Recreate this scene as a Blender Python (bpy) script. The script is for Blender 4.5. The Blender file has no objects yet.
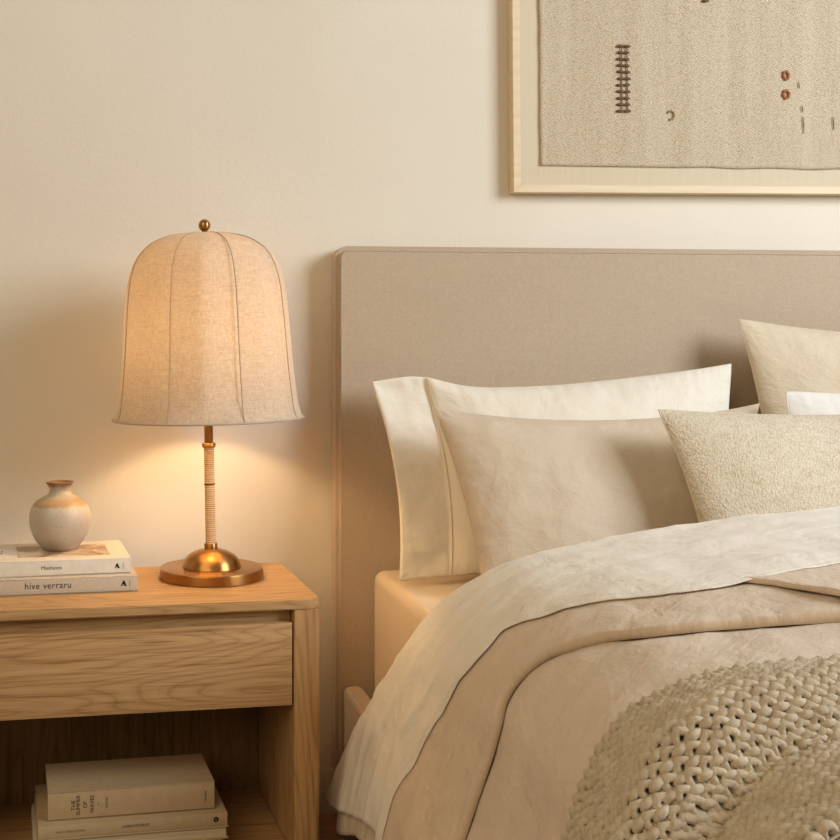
import math
# ---- bed cloth reference surface: cross-section over the bed, swept along the bed ----
XC = 1.385
SEC = [(1.385,.715),(1.2,.712),(1.02,.700),(.87,.682),(.76,.660),(.68,.630),(.615,.585),(.572,.525),(.550,.45),(.527,.36),(.503,.27),(.488,.19),(.478,.12),(.472,.07)]
def _cr(p0,p1,p2,p3,t):
    return tuple(.5*((2*b)+(-a+c)*t+(2*a-5*b+4*c-d)*t*t+(-a+3*b-3*c+d)*t**3) for a,b,c,d in zip(p0,p1,p2,p3))
def _mk():
    P=[]; S=[(2*SEC[0][0]-SEC[1][0],SEC[1][1])]+SEC+[(2*SEC[-1][0]-SEC[-2][0],2*SEC[-1][1]-SEC[-2][1])]
    for i in range(1,len(S)-2):
        for k in range(12): P.append(_cr(S[i-1],S[i],S[i+1],S[i+2],k/12))
    P.append(SEC[-1]); L=[0]
    for a,b in zip(P,P[1:]): L.append(L[-1]+math.hypot(a[0]-b[0],a[1]-b[1]))
    return P,L
_P,_L=_mk(); UMAX=_L[-1]
import bisect
def sec(u):
    """u: arc length from the bed's middle, + towards the left side. returns X,Z,nx,nz"""
    s=1 if u>=0 else -1; a=min(abs(u),UMAX-1e-6)
    i=max(1,min(len(_L)-1,bisect.bisect_right(_L,a))); f=(a-_L[i-1])/(_L[i]-_L[i-1])
    p,q=_P[i-1],_P[i]
    def tn(k):
        A=_P[max(0,k-1)];B=_P[min(len(_P)-1,k+1)]
        dx,dz=B[0]-A[0],B[1]-A[1]
        if k==0: dx,dz=-1,0
        l=math.hypot(dx,dz); return dz/l,-dx/l
    n0,n1=tn(i-1),tn(i); nx=n0[0]*(1-f)+n1[0]*f; nz=n0[1]*(1-f)+n1[1]*f
    x=p[0]*(1-f)+q[0]*f; z=p[1]*(1-f)+q[1]*f
    if s<0: x=2*XC-x; nx=-nx
    return x,z,nx,nz
import bpy, bmesh, random
from mathutils import Vector, Matrix, noise, Euler
R = math.radians
COL = bpy.context.scene.collection
random.seed(7)

# ------------------------------------------------------------------ materials
def srgb(r, g, b):
    f = lambda c: (c/255/12.92) if c/255 <= .04045 else ((c/255+.055)/1.055)**2.4
    return (f(r), f(g), f(b), 1)
class NT:
    def __init__(s, name):
        s.m = bpy.data.materials.new(name); s.m.use_nodes = True; s.t = s.m.node_tree
        s.b = s.t.nodes['Principled BSDF']; s.out = s.t.nodes['Material Output']
    def n(s, typ, **k):
        nd = s.t.nodes.new(typ)
        for a, v in k.items():
            if a.startswith('_'): setattr(nd, a[1:], v)
            else:
                key = a.replace('0', ' ') if a not in nd.inputs else a
                nd.inputs[key].default_value = v
        return nd
    def l(s, a, b): s.t.links.new(a, b)
    def coord(s, kind='Object', scale=(1,1,1), rot=(0,0,0)):
        c = s.n('ShaderNodeTexCoord'); m = s.n('ShaderNodeMapping')
        m.inputs['Scale'].default_value = scale; m.inputs['Rotation'].default_value = rot
        s.l(c.outputs[kind], m.inputs['Vector']); return m.outputs[0]
    def noise(s, vec, scale, detail=4, rough=.55, dist=0):
        n = s.n('ShaderNodeTexNoise'); n.inputs['Scale'].default_value = scale; n.inputs['Detail'].default_value = detail
        n.inputs['Roughness'].default_value = rough; n.inputs['Distortion'].default_value = dist
        s.l(vec, n.inputs['Vector']); return n.outputs['Fac']
    def ramp(s, fac, stops):
        r = s.n('ShaderNodeValToRGB'); e = r.color_ramp.elements
        while len(e) < len(stops): e.new(.5)
        for el, (p, c) in zip(e, stops): el.position = p; el.color = c
        s.l(fac, r.inputs[0]); return r.outputs[0]
    def math(s, op, a, b=None, c=None):
        m = s.n('ShaderNodeMath', _operation=op)
        for i, v in enumerate((a, b, c)):
            if v is None: continue
            if isinstance(v, (int, float)): m.inputs[i].default_value = v
            else: s.l(v, m.inputs[i])
        return m.outputs[0]
    def mix(s, fac, a, b, mode='MIX'):
        m = s.n('ShaderNodeMix', _data_type='RGBA', _blend_type=mode)
        for i, v in ((0, fac), (6, a), (7, b)):
            if isinstance(v, (int, float, tuple)): m.inputs[i].default_value = v
            else: s.l(v, m.inputs[i])
        return m.outputs[2]
    def bump(s, h, strength=.3, dist=.001, prev=None):
        b = s.n('ShaderNodeBump'); b.inputs['Strength'].default_value = strength; b.inputs['Distance'].default_value = dist
        s.l(h, b.inputs['Height'])
        if prev: s.l(prev, b.inputs['Normal'])
        return b.outputs[0]
    def fin(s, color=None, rough=.8, normal=None, metal=0, sheen=0, spec=.5):
        b = s.b
        if color is not None:
            if isinstance(color, tuple): b.inputs['Base Color'].default_value = color
            else: s.l(color, b.inputs['Base Color'])
        if isinstance(rough, (int, float)): b.inputs['Roughness'].default_value = rough
        else: s.l(rough, b.inputs['Roughness'])
        b.inputs['Metallic'].default_value = metal; b.inputs['Sheen Weight'].default_value = sheen
        b.inputs['Specular IOR Level'].default_value = spec
        if normal: s.l(normal, b.inputs['Normal'])
        return s.m

def plain(name, col, rough=.7, metal=0, spec=.4):
    t = NT(name); v = t.coord(); n = t.noise(v, 60, 3)
    a = tuple(c*.94 for c in col[:3])+(1,); b = tuple(min(1, c*1.05) for c in col[:3])+(1,)
    return t.fin(t.ramp(n, [(.3, a), (.7, b)]), rough, None, metal, 0, spec)

def linen(name, col, crumple=.5, weave=1.0, thread=.0016, var=.07, kind='UV', sheen=.15, stretch=(1, 1, 1)):
    """plain-woven cloth: fine crossed threads plus soft crumples"""
    t = NT(name); v = t.coord(kind)
    def thr(sc):
        c = t.coord(kind, sc); return t.noise(c, 1, 2, .6)
    a = thr((1/(thread*6), 1/thread, 1)); b = thr((1/thread, 1/(thread*6), 1))
    w = t.math('ADD', a, b)
    big = t.noise(t.coord(kind, stretch), 7, 4, .6, .6)
    mid = t.noise(t.coord(kind, stretch), 26, 5, .62, .5)
    f = t.math('ADD', t.math('MULTIPLY', w, .5*weave), t.math('MULTIPLY', mid, .35))
    lo = tuple(c*(1-var) for c in col[:3])+(1,); hi = tuple(min(1, c*(1+var*.8)) for c in col[:3])+(1,)
    c = t.ramp(f, [(.45, lo), (.9, hi)])
    nb = t.bump(t.math('ADD', t.math('MULTIPLY', big, 1.0), t.math('MULTIPLY', mid, .35)), crumple, .02)
    nb = t.bump(w, .35*weave, .0006, nb)
    return t.fin(c, .88, nb, 0, sheen, .25)

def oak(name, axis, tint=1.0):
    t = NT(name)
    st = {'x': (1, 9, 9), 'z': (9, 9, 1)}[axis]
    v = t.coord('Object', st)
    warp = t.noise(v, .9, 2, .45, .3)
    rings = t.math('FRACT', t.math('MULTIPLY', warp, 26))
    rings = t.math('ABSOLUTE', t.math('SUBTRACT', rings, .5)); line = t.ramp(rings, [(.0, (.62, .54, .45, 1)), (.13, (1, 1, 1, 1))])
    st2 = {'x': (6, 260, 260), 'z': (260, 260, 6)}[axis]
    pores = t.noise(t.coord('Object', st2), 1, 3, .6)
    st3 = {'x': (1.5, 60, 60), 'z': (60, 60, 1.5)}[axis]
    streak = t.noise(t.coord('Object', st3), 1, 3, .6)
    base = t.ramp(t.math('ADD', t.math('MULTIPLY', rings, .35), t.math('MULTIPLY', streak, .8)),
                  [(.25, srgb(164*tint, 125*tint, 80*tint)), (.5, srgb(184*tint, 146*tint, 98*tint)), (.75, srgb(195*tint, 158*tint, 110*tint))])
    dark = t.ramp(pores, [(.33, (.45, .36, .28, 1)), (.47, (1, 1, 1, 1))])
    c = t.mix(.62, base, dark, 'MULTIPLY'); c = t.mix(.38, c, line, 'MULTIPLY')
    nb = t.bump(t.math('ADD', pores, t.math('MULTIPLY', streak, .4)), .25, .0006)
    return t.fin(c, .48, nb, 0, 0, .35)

M = {}; BULB = 175
def wall_mat():
    t = NT('warm_plaster_paint'); v = t.coord()
    n = t.noise(v, 90, 4, .6); m = t.noise(v, 260, 2, .5); g = t.noise(v, 2.0, 3)
    c = t.ramp(g, [(.3, srgb(226, 217, 200)), (.7, srgb(231, 223, 207))])
    return t.fin(c, .9, t.bump(t.math('ADD', n, t.math('MULTIPLY', m, .5)), .22, .0025), 0, 0, .2)
M['wall'] = wall_mat()
M['oak_x'] = oak('oak_horizontal_grain', 'x'); M['oak_z'] = oak('oak_vertical_grain', 'z'); M['oak_shaded'] = oak('oak_shaded_panel', 'z', .72)  # last one: same oak tinted darker, shade of the shelf interior in its colour
M['base'] = plain('baseboard_paint', srgb(214, 203, 184), .5)
M['mattress'] = linen('fitted_sheet_cotton', srgb(233, 211, 178), .25, .5)
M['white_linen'] = linen('ivory_linen', srgb(243, 236, 222), .42, .7)
M['ivory_pillow'] = linen('ivory_pillow_linen', srgb(243, 235, 218), .36, .6)
M['beige_linen'] = linen('beige_linen', srgb(219, 200, 176), .6, .9)
M['duvet'] = linen('duvet_linen', srgb(220, 203, 181), .55, 1.0)
M['sand_pillow'] = linen('sand_pillow_linen', srgb(217, 200, 176), .36, .8)
M['euro'] = linen('oatmeal_cushion_linen', srgb(216, 200, 174), .5, 1.2)
M['white_pillow'] = linen('white_pillow_cotton', srgb(240, 235, 226), .35, .5)
M['seam'] = plain('seam_thread', srgb(206, 188, 158), .9)
M['headboard'] = linen('headboard_basket_weave', srgb(194, 172, 146), .05, 1.5, .0022, .13, 'Object')
def hb():
    t = NT('headboard_twill_weave')
    def s(rot, sc):
        c = t.coord('Object', (1, 1, 1), (0, rot, 0)); w = t.n('ShaderNodeTexWave', _bands_direction='X')
        w.inputs['Scale'].default_value = sc; w.inputs['Distortion'].default_value = 1.2; w.inputs['Detail Scale'].default_value = 2
        t.l(c, w.inputs['Vector']); return w.outputs['Fac']
    a = s(R(45), 85); b = s(R(-45), 85)
    w = t.math('MULTIPLY', a, b)
    n = t.noise(t.coord('Object', (150, 150, 500)), 1, 3); n2 = t.noise(t.coord('Object', (500, 150, 150)), 1, 3)
    g = t.noise(t.coord(), 4, 3)
    f = t.math('ADD', t.math('MULTIPLY', w, .45), t.math('MULTIPLY', t.math('ADD', n, n2), .38))
    f = t.math('ADD', f, t.math('MULTIPLY', g, .12))
    c = t.ramp(f, [(.3, srgb(177, 157, 133)), (.85, srgb(207, 190, 166))])
    return t.fin(c, .92, t.bump(f, .6, .0016), 0, .2, .2)
M['headboard'] = hb()
def boucle():
    t = NT('textured_oat_weave')
    c1 = t.coord('UV', (1, 1, 1), (0, 0, R(38)))
    v = t.n('ShaderNodeTexVoronoi'); m = t.coord('UV', (330, 190, 1), (0, 0, R(40))); t.l(m, v.inputs['Vector']); v.inputs['Scale'].default_value = 1
    n = t.noise(t.coord('UV', (70, 320, 1), (0, 0, R(38))), 1, 4, .65)
    k = t.noise(t.coord('UV', (18, 60, 1), (0, 0, R(-50))), 1, 4, .6)
    h = t.math('ADD', t.math('MULTIPLY', v.outputs['Distance'], -.8), t.math('ADD', t.math('MULTIPLY', n, 1.0), t.math('MULTIPLY', k, .7)))
    c = t.ramp(h, [(.1, srgb(204, 187, 158)), (.75, srgb(228, 217, 195))])
    return t.fin(c, .95, t.bump(h, .75, .0022), 0, .2, .15)
M['boucle'] = boucle()
def yarn():
    t = NT('oat_wool_yarn'); n = t.noise(t.coord('Object', (1, 1, 1)), 240, 4, .7); g = t.noise(t.coord(), 45, 2)
    c = t.ramp(t.math('ADD', t.math('MULTIPLY', n, .5), t.math('MULTIPLY', g, .5)), [(.3, srgb(178, 161, 134)), (.7, srgb(218, 206, 182))])
    return t.fin(c, .95, t.bump(n, .5, .002), 0, .15, .15)
M['yarn'] = yarn()
def brass(name, col, aniso=True):
    t = NT(name); a = t.noise(t.coord('Object', (3, 3, 1500)), 1, 3); g = t.noise(t.coord(), 30, 3)
    c = t.ramp(g, [(.3, tuple(x*.85 for x in col[:3])+(1,)), (.7, col)])
    r = t.math('ADD', t.math('MULTIPLY', a, .14), .22)
    if aniso:
        tg = t.n('ShaderNodeTangent', _direction_type='RADIAL', _axis='Z'); t.l(tg.outputs[0], t.b.inputs['Tangent']); t.b.inputs['Anisotropic'].default_value = .8; t.b.inputs['Anisotropic Rotation'].default_value = .25
        r = .36
    return t.fin(c, r, t.bump(a, .05, .0005), 1)
M['brass'] = brass('aged_brass', srgb(186, 140, 82)); M['brass_dark'] = brass('dark_brass', srgb(150, 108, 62))
def cord():
    t = NT('wound_natural_cord'); w = t.n('ShaderNodeTexWave', _bands_direction='Z'); w.inputs['Scale'].default_value = 75
    w.inputs['Distortion'].default_value = .4; t.l(t.coord(), w.inputs['Vector']); n = t.noise(t.coord('Object', (30, 30, 300)), 1, 3)
    f = t.math('ADD', t.math('MULTIPLY', w.outputs['Fac'], .5), t.math('MULTIPLY', n, .5))
    return t.fin(t.ramp(f, [(.25, srgb(176, 138, 92)), (.7, srgb(226, 196, 150))]), .7, t.bump(f, .5, .002))
M['cord'] = cord()
M['brass_base'] = brass('brushed_base_brass', srgb(176, 130, 76))
def shade():
    t = NT('lampshade_linen')
    h = t.noise(t.coord('UV', (90, 900, 1)), 1, 3, .65); v = t.noise(t.coord('UV', (900, 90, 1)), 1, 3, .65)
    w = t.math('ADD', h, v); sl = t.noise(t.coord('UV', (40, 260, 1)), 1, 4, .7, .8); sv = t.noise(t.coord('UV', (260, 60, 1)), 1, 4, .7, .8)
    f = t.math('ADD', t.math('MULTIPLY', w, .35), t.math('MULTIPLY', t.math('ADD', sl, sv), .32))
    c = t.ramp(f, [(.5, srgb(182, 158, 132)), (.8, srgb(222, 205, 184))])
    tr = t.ramp(f, [(.5, srgb(196, 158, 112)), (.82, srgb(255, 236, 200))])
    nb = t.bump(w, .4, .0008)
    t.fin(c, .9, nb, 0, .1, .15)
    tl = t.n('ShaderNodeBsdfTranslucent'); t.l(tr, tl.inputs['Color']); t.l(nb, tl.inputs['Normal'])
    mx = t.n('ShaderNodeMixShader'); mx.inputs[0].default_value = .059
    t.l(t.b.outputs[0], mx.inputs[1]); t.l(tl.outputs[0], mx.inputs[2]); t.l(mx.outputs[0], t.out.inputs[0])
    return t.m
M['shade'] = shade()
M['shade_trim'] = plain('shade_trim_tape', srgb(190, 164, 136), .9)
def bulb():
    t = NT('warm_bulb_glow'); t.fin((1, .8, .5, 1), .4)
    t.b.inputs['Emission Color'].default_value = (1, .70, .35, 1); t.b.inputs['Emission Strength'].default_value = BULB
    return t.m

M['bulb'] = bulb()
def ceramic():
    t = NT('speckled_stoneware_glaze'); c0 = t.coord(); sx = t.n('ShaderNodeSeparateXYZ'); t.l(c0, sx.inputs[0]); z = sx.outputs['Z']
    n = t.noise(c0, 40, 4, .6); zz = t.math('ADD', z, t.math('MULTIPLY', t.math('SUBTRACT', n, .5), .012))
    g = t.ramp(t.math('DIVIDE', zz, .136), [(0, srgb(150, 122, 96)), (.05, srgb(178, 164, 144)), (.64, srgb(190, 179, 162)), (.68, srgb(176, 142, 102)), (.75, srgb(182, 154, 118)), (.79, srgb(184, 172, 150)), (.92, srgb(184, 170, 146)), (.965, srgb(150, 116, 82)), (1, srgb(128, 94, 64))])
    v = t.n('ShaderNodeTexVoronoi'); v.inputs['Scale'].default_value = 190; t.l(c0, v.inputs['Vector'])
    pick = t.noise(c0, 60, 2)
    sp = t.math('MULTIPLY', t.math('LESS_THAN', v.outputs['Distance'], .20), t.math('GREATER_THAN', pick, .48))
    c = t.mix(t.math('MULTIPLY', sp, .6), g, srgb(120, 96, 70))
    return t.fin(c, .38, t.bump(n, .06, .002), 0, 0, .4)
M['ceramic'] = ceramic()
M['cover_white'] = plain('white_matte_cover', srgb(222, 212, 196), .55); M['pages'] = plain('book_pages', srgb(216, 200, 172), .9)
def greige():
    t = NT('greige_paper_cover'); n = t.noise(t.coord(), 300, 3, .6)
    return t.fin(t.ramp(n, [(.3, srgb(184, 168, 146)), (.7, srgb(202, 188, 168))]), .8, t.bump(n, .2, .0006))
M['cover_greige'] = greige(); M['cover_tan'] = plain('tan_cloth_cover', srgb(184, 160, 124), .75); M['cover_sand'] = plain('sand_cover', srgb(190, 168, 132), .7)
M['ink'] = plain('black_ink', srgb(36, 28, 22), .6); M['ink_soft'] = plain('soft_black_ink', srgb(78, 66, 54), .7); M['ink_grey'] = plain('grey_ink', srgb(120, 104, 88), .7)
def stripes_pages():
    t = NT('page_edges'); n = t.noise(t.coord('Object', (4, 4, 900)), 1, 2)
    return t.fin(t.ramp(n, [(.35, srgb(176, 158, 128)), (.65, srgb(222, 208, 180))]), .9)
M['pages'] = stripes_pages()
def photo():
    t = NT('sepia_cover_photograph'); v = t.coord('Object', (1, 1, 1)); n = t.noise(v, 16, 3, .5, 1.2); m = t.noise(v, 90, 3)
    return t.fin(t.ramp(t.math('ADD', t.math('MULTIPLY', n, .8), t.math('MULTIPLY', m, .2)), [(.35, srgb(112, 84, 62)), (.5, srgb(176, 148, 118)), (.62, srgb(214, 196, 170))]), .4)
M['photo'] = photo()
def frame_wood():
    t = NT('pale_maple_frame'); n = t.noise(t.coord('Object', (4, 60, 60)), 1, 4)
    return t.fin(t.ramp(n, [(.3, srgb(220, 196, 158)), (.7, srgb(234, 214, 180))]), .5)
M['frame'] = frame_wood()
M['mat_linen'] = linen('mount_board_linen', srgb(212, 198, 172), .03, 1.2, .0012, .05, 'Object')
def textile():
    t = NT('handwoven_tapestry')
    c = t.coord('Object')
    wr = t.n('ShaderNodeTexNoise'); wr.inputs['Scale'].default_value = 30; t.l(c, wr.inputs['Vector'])
    add = t.n('ShaderNodeVectorMath', _operation='MULTIPLY_ADD'); t.l(wr.outputs['Color'], add.inputs[0]); add.inputs[1].default_value = (.004, .004, .004); t.l(c, add.inputs[2])
    mp = t.n('ShaderNodeMapping'); mp.inputs['Rotation'].default_value = (0, R(32), 0); mp.inputs['Scale'].default_value = (185, 1, 260); t.l(add.outputs[0], mp.inputs[0])
    v = t.n('ShaderNodeTexVoronoi', _voronoi_dimensions='3D'); v.inputs['Scale'].default_value = 1; v.inputs['Randomness'].default_value = .32; t.l(mp.outputs[0], v.inputs['Vector'])
    row = t.noise(t.coord('Object', (60, 1, 520)), 1, 3, .6); stripe = t.noise(t.coord('Object', (26, 1, 1.6)), 1, 4, .6)
    fine = t.noise(c, 520, 2)
    h = t.math('SUBTRACT', 1, v.outputs['Distance'])
    f = t.math('ADD', t.math('MULTIPLY', h, .62), t.math('ADD', t.math('MULTIPLY', row, .14), t.math('ADD', t.math('MULTIPLY', stripe, .22), t.math('MULTIPLY', fine, .12))))
    cc = t.ramp(f, [(.40, srgb(164, 143, 114)), (.58, srgb(200, 184, 158)), (.82, srgb(220, 208, 185))])
    return t.fin(cc, .95, t.bump(f, .8, .002), 0, .1, .1)
M['textile'] = textile(); M['thread_brown'] = plain('dark_brown_thread', srgb(112, 84, 58), .9); M['thread_rust'] = plain('rust_thread', srgb(160, 104, 64), .9); M['thread_tan'] = plain('tan_thread', srgb(164, 138, 104), .9)
def floor():
    t = NT('oak_floorboards'); n = t.noise(t.coord('Object', (1, 14, 14)), 2, 5)
    return t.fin(t.ramp(n, [(.3, srgb(120, 92, 66)), (.7, srgb(150, 118, 86))]), .5)
M['floor'] = floor()

# ------------------------------------------------------------------ object helpers
def tag(o, label=None, cat=None, group=None, kind=None):
    for k, v in (('label', label), ('category', cat), ('group', group), ('kind', kind)):
        if v: o[k] = v
    return o
def empty(name, loc, rz=0, label=None, cat=None, group=None):
    o = bpy.data.objects.new(name, None); o.empty_display_size = .1; COL.objects.link(o); o.location = loc; o.rotation_euler = (0, 0, rz)
    return tag(o, label, cat, group)
def link(name, me, mat, parent=None, smooth=True):
    o = bpy.data.objects.new(name, me); COL.objects.link(o)
    if mat: me.materials.append(mat)
    if parent: o.parent = parent
    if smooth: me.shade_smooth()
    return o
def from_bm(name, bm, mat, parent=None, smooth=False):
    me = bpy.data.meshes.new(name); bm.to_mesh(me); bm.free(); return link(name, me, mat, parent, smooth)
def box_bm(bm, x0, x1, y0, y1, z0, z1, bev=0, seg=3):
    r = bmesh.ops.create_cube(bm, size=1); vs = r['verts']
    for v in vs: v.co = Vector(((x0+x1)/2+v.co.x*(x1-x0), (y0+y1)/2+v.co.y*(y1-y0), (z0+z1)/2+v.co.z*(z1-z0)))
    if bev:
        es = list({e for v in vs for e in v.link_edges})
        bmesh.ops.bevel(bm, geom=es, offset=bev, segments=seg, affect='EDGES', profile=.5)
def box(name, x0, x1, y0, y1, z0, z1, mat, parent=None, bev=.0015, seg=2, smooth=False):
    bm = bmesh.new(); box_bm(bm, x0, x1, y0, y1, z0, z1, bev, seg)
    o = from_bm(name, bm, mat, parent, smooth)
    if bev: auto(o)
    return o
def auto(o, ang=40):
    o.data.shade_smooth()
    me = o.data
    if hasattr(me, 'set_sharp_from_angle'): me.set_sharp_from_angle(angle=R(ang))
def prism(name, pts, axis, a, b, mat, parent=None, bev=0, seg=3):
    """closed 2D outline extruded from a to b along an axis"""
    bm = bmesh.new()
    P = {'x': lambda p, t: (t, p[0], p[1]), 'y': lambda p, t: (p[0], t, p[1]), 'z': lambda p, t: (p[0], p[1], t)}[axis]
    f = bm.faces.new([bm.verts.new(P(p, a)) for p in pts])
    r = bmesh.ops.extrude_face_region(bm, geom=[f]); vs = [g for g in r['geom'] if isinstance(g, bmesh.types.BMVert)]
    d = Vector(P((0, 0), b))-Vector(P((0, 0), a)); bmesh.ops.translate(bm, verts=vs, vec=d)
    bmesh.ops.recalc_face_normals(bm, faces=bm.faces)
    if bev:
        caps = [f for f in bm.faces if len(f.verts) > 4]; es = {e for f in caps for e in f.edges}
        bmesh.ops.bevel(bm, geom=list(es), offset=bev, segments=seg, affect='EDGES')
    o = from_bm(name, bm, mat, parent); auto(o, 35); return o
def rrect(x0, x1, y0, y1, r, n=8):
    """rounded rectangle outline; r = (bl, br, tr, tl)"""
    out = []
    for (cx, cy, a0, rr) in ((x0, y0, 180, r[0]), (x1, y0, 270, r[1]), (x1, y1, 0, r[2]), (x0, y1, 90, r[3])):
        if rr <= 0: out.append((cx, cy)); continue
        ox = cx+rr if cx == x0 else cx-rr; oy = cy+rr if cy == y0 else cy-rr
        for k in range(n+1):
            a = R(a0+90*k/n); out.append((ox+rr*math.cos(a), oy+rr*math.sin(a)))
    return out
def lathe(name, prof, mat, parent=None, n=64, ang=40):
    me = bpy.data.meshes.new(name); V = []; F = []
    for r, z in prof:
        for k in range(n): V.append((r*math.cos(2*math.pi*k/n), r*math.sin(2*math.pi*k/n), z))
    for i in range(len(prof)-1):
        for k in range(n): F.append((i*n+k, i*n+(k+1) % n, (i+1)*n+(k+1) % n, (i+1)*n+k))
    if prof[0][0] > 1e-5: F.append(tuple(range(n))[::-1])
    if prof[-1][0] > 1e-5 and prof[-1] != prof[0]: F.append(tuple((len(prof)-1)*n+k for k in range(n)))
    me.from_pydata(V, [], F); bm = bmesh.new(); bm.from_mesh(me); bmesh.ops.remove_doubles(bm, verts=bm.verts, dist=1e-6); bmesh.ops.recalc_face_normals(bm, faces=bm.faces); bm.to_mesh(me); bm.free()
    o = link(name, me, mat, parent); auto(o, ang); return o
def tube_geo(V, F, pts, rad, n=6, closed=False):
    base = len(V); m = len(pts); ref = Vector((0, 0, 1)); prev = None
    for i, p in enumerate(pts):
        p = Vector(p); a = Vector(pts[i-1] if (i or closed) else p); b = Vector(pts[(i+1) % m] if (i < m-1 or closed) else p)
        t = (b-a).normalized(); 
        if prev is None: prev = t.orthogonal().normalized()
        u = (prev-t*prev.dot(t)).normalized(); prev = u; w = t.cross(u)
        r = rad(i) if callable(rad) else rad
        for k in range(n):
            an = 2*math.pi*k/n; V.append(p+u*(r*math.cos(an))+w*(r*math.sin(an)))
    for i in range(m if closed else m-1):
        j = (i+1) % m
        for k in range(n): F.append((base+i*n+k, base+i*n+(k+1) % n, base+j*n+(k+1) % n, base+j*n+k))
    if not closed:
        F.append(tuple(base+k for k in range(n))[::-1]); F.append(tuple(base+(m-1)*n+k for k in range(n)))
def tube(name, pts, rad, mat, parent=None, n=8, closed=False):
    V = []; F = []; tube_geo(V, F, pts, rad, n, closed)
    me = bpy.data.meshes.new(name); me.from_pydata([tuple(v) for v in V], [], F); return link(name, me, mat, parent)
def grid_mesh(name, P, UVs, mat, parent=None, thick=0, flip=False):
    """P[i][j] points"""
    ni, nj = len(P), len(P[0]); me = bpy.data.meshes.new(name)
    V = [tuple(P[i][j]) for i in range(ni) for j in range(nj)]
    F = [(i*nj+j, (i+1)*nj+j, (i+1)*nj+j+1, i*nj+j+1) for i in range(ni-1) for j in range(nj-1)]
    if flip: F = [f[::-1] for f in F]
    me.from_pydata(V, [], F); uv = me.uv_layers.new(name='UVMap')
    for pl in me.polygons:
        for li in pl.loop_indices:
            vi = me.loops[li].vertex_index; uv.data[li].uv = UVs[vi//nj][vi % nj]
    o = link(name, me, mat, parent)
    if thick:
        s = o.modifiers.new('thickness', 'SOLIDIFY'); s.thickness = thick; s.offset = -1
    return o
def text(name, s, size, loc, rot, mat, parent, align='CENTER', width=1.0, space=1.0):
    cu = bpy.data.curves.new(name, 'FONT'); cu.body = s; cu.size = size; cu.extrude = .00015; cu.align_x = align; cu.align_y = 'CENTER'
    cu.space_character = space
    tmp = bpy.data.objects.new(name+'_tmp', cu); COL.objects.link(tmp); bpy.context.view_layer.update()
    me = bpy.data.meshes.new_from_object(tmp.evaluated_get(bpy.context.evaluated_depsgraph_get())); bpy.data.objects.remove(tmp)
    me.transform(Matrix.Diagonal((width, 1, 1, 1)))
    me.transform(Matrix.Translation(loc) @ Euler(rot).to_matrix().to_4x4())
    me.materials.clear(); return link(name, me, mat, parent, False)
def fbm(x, y, z, o=4):
    s = 0; a = 1; 
    for _ in range(o): s += a*noise.noise(Vector((x, y, z))); x *= 2.03; y *= 2.03; z *= 2.03; a *= .5
    return s
def lerp(a, b, t): return a+(b-a)*t
def sst(a, b, x):
    t = max(0, min(1, (x-a)/(b-a))); return t*t*(3-2*t)
def table(T):
    T = sorted(T)
    def f(u):
        if u <= T[0][0]: return T[0][1]
        if u >= T[-1][0]: return T[-1][1]
        for i in range(len(T)-1):
            if T[i][0] <= u <= T[i+1][0]:
                a, b = T[i], T[i+1]; t = (u-a[0])/(b[0]-a[0])
                p = T[i-1] if i else (2*a[0]-b[0], 2*a[1]-b[1]); q = T[i+2] if i+2 < len(T) else (2*b[0]-a[0], 2*b[1]-a[1])
                m0 = (b[1]-p[1])/(b[0]-p[0])*(b[0]-a[0]); m1 = (q[1]-a[1])/(q[0]-a[0])*(b[0]-a[0])
                return (2*t**3-3*t*t+1)*a[1]+(t**3-2*t*t+t)*m0+(-2*t**3+3*t*t)*b[1]+(t**3-t*t)*m1
    return f

# ------------------------------------------------------------------ room
def struct(o): o['kind'] = 'structure'; return o
struct(box('wall_back', -2.2, 3.4, 0, .12, 0, 2.7, M['wall'], None, 0))
struct(box('floor', -2.2, 3.4, -4.2, .12, -.06, 0, M['floor'], None, 0))
prof = [(-.0, 0), (-.016, 0), (-.016, .075), (-.012, .082), (-.012, .09), (-.006, .097), (-.0, .097)]
struct(prism('baseboard_back', prof, 'x', -2.2, 3.4, M['base']))

# ------------------------------------------------------------------ nightstand
ns = empty('nightstand', (.3985, -.493, 0), R(3.5), 'light oak nightstand with one drawer over an open shelf, beside the bed', 'nightstand')
prism('top_board', rrect(-.72, 0, 0, .37, (.03, .03, .004, .004)), 'z', .5675, .5855, M['oak_x'], ns, .002, 3)
for x0, x1 in ((-.052, -.002), (-.718, -.674)): 
    o = prism('side_panel', rrect(x0, x1, .004, .366, (.003, .003, .001, .001) if x0 < -.5 else (.003, .012, .001, .001)), 'z', 0, .5673, M['oak_z'], ns)
box('back_panel', -.6735, -.0525, .345, .355, .098, .5672, M['oak_shaded'], ns)
box('shelf_board', -.673, -.053, .010, .345, .098, .118, M['oak_x'], ns)
box('top_rail', -.673, -.053, .030, .050, .525, .5672, M['oak_x'], ns)
dr = box('drawer', -.668, -.0555, .003, .023, .393, .5435, M['oak_x'], ns, .0012)
bm = bmesh.new(); box_bm(bm, -.66, -.65, .024, .33, .405, .53); box_bm(bm, -.07, -.06, .024, .33, .405, .53); box_bm(bm, -.65, -.07, .32, .33, .405, .53); box_bm(bm, -.65, -.07, .024, .32, .400, .408)
from_bm('drawer_box', bm, M['oak_x'], dr)

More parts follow.
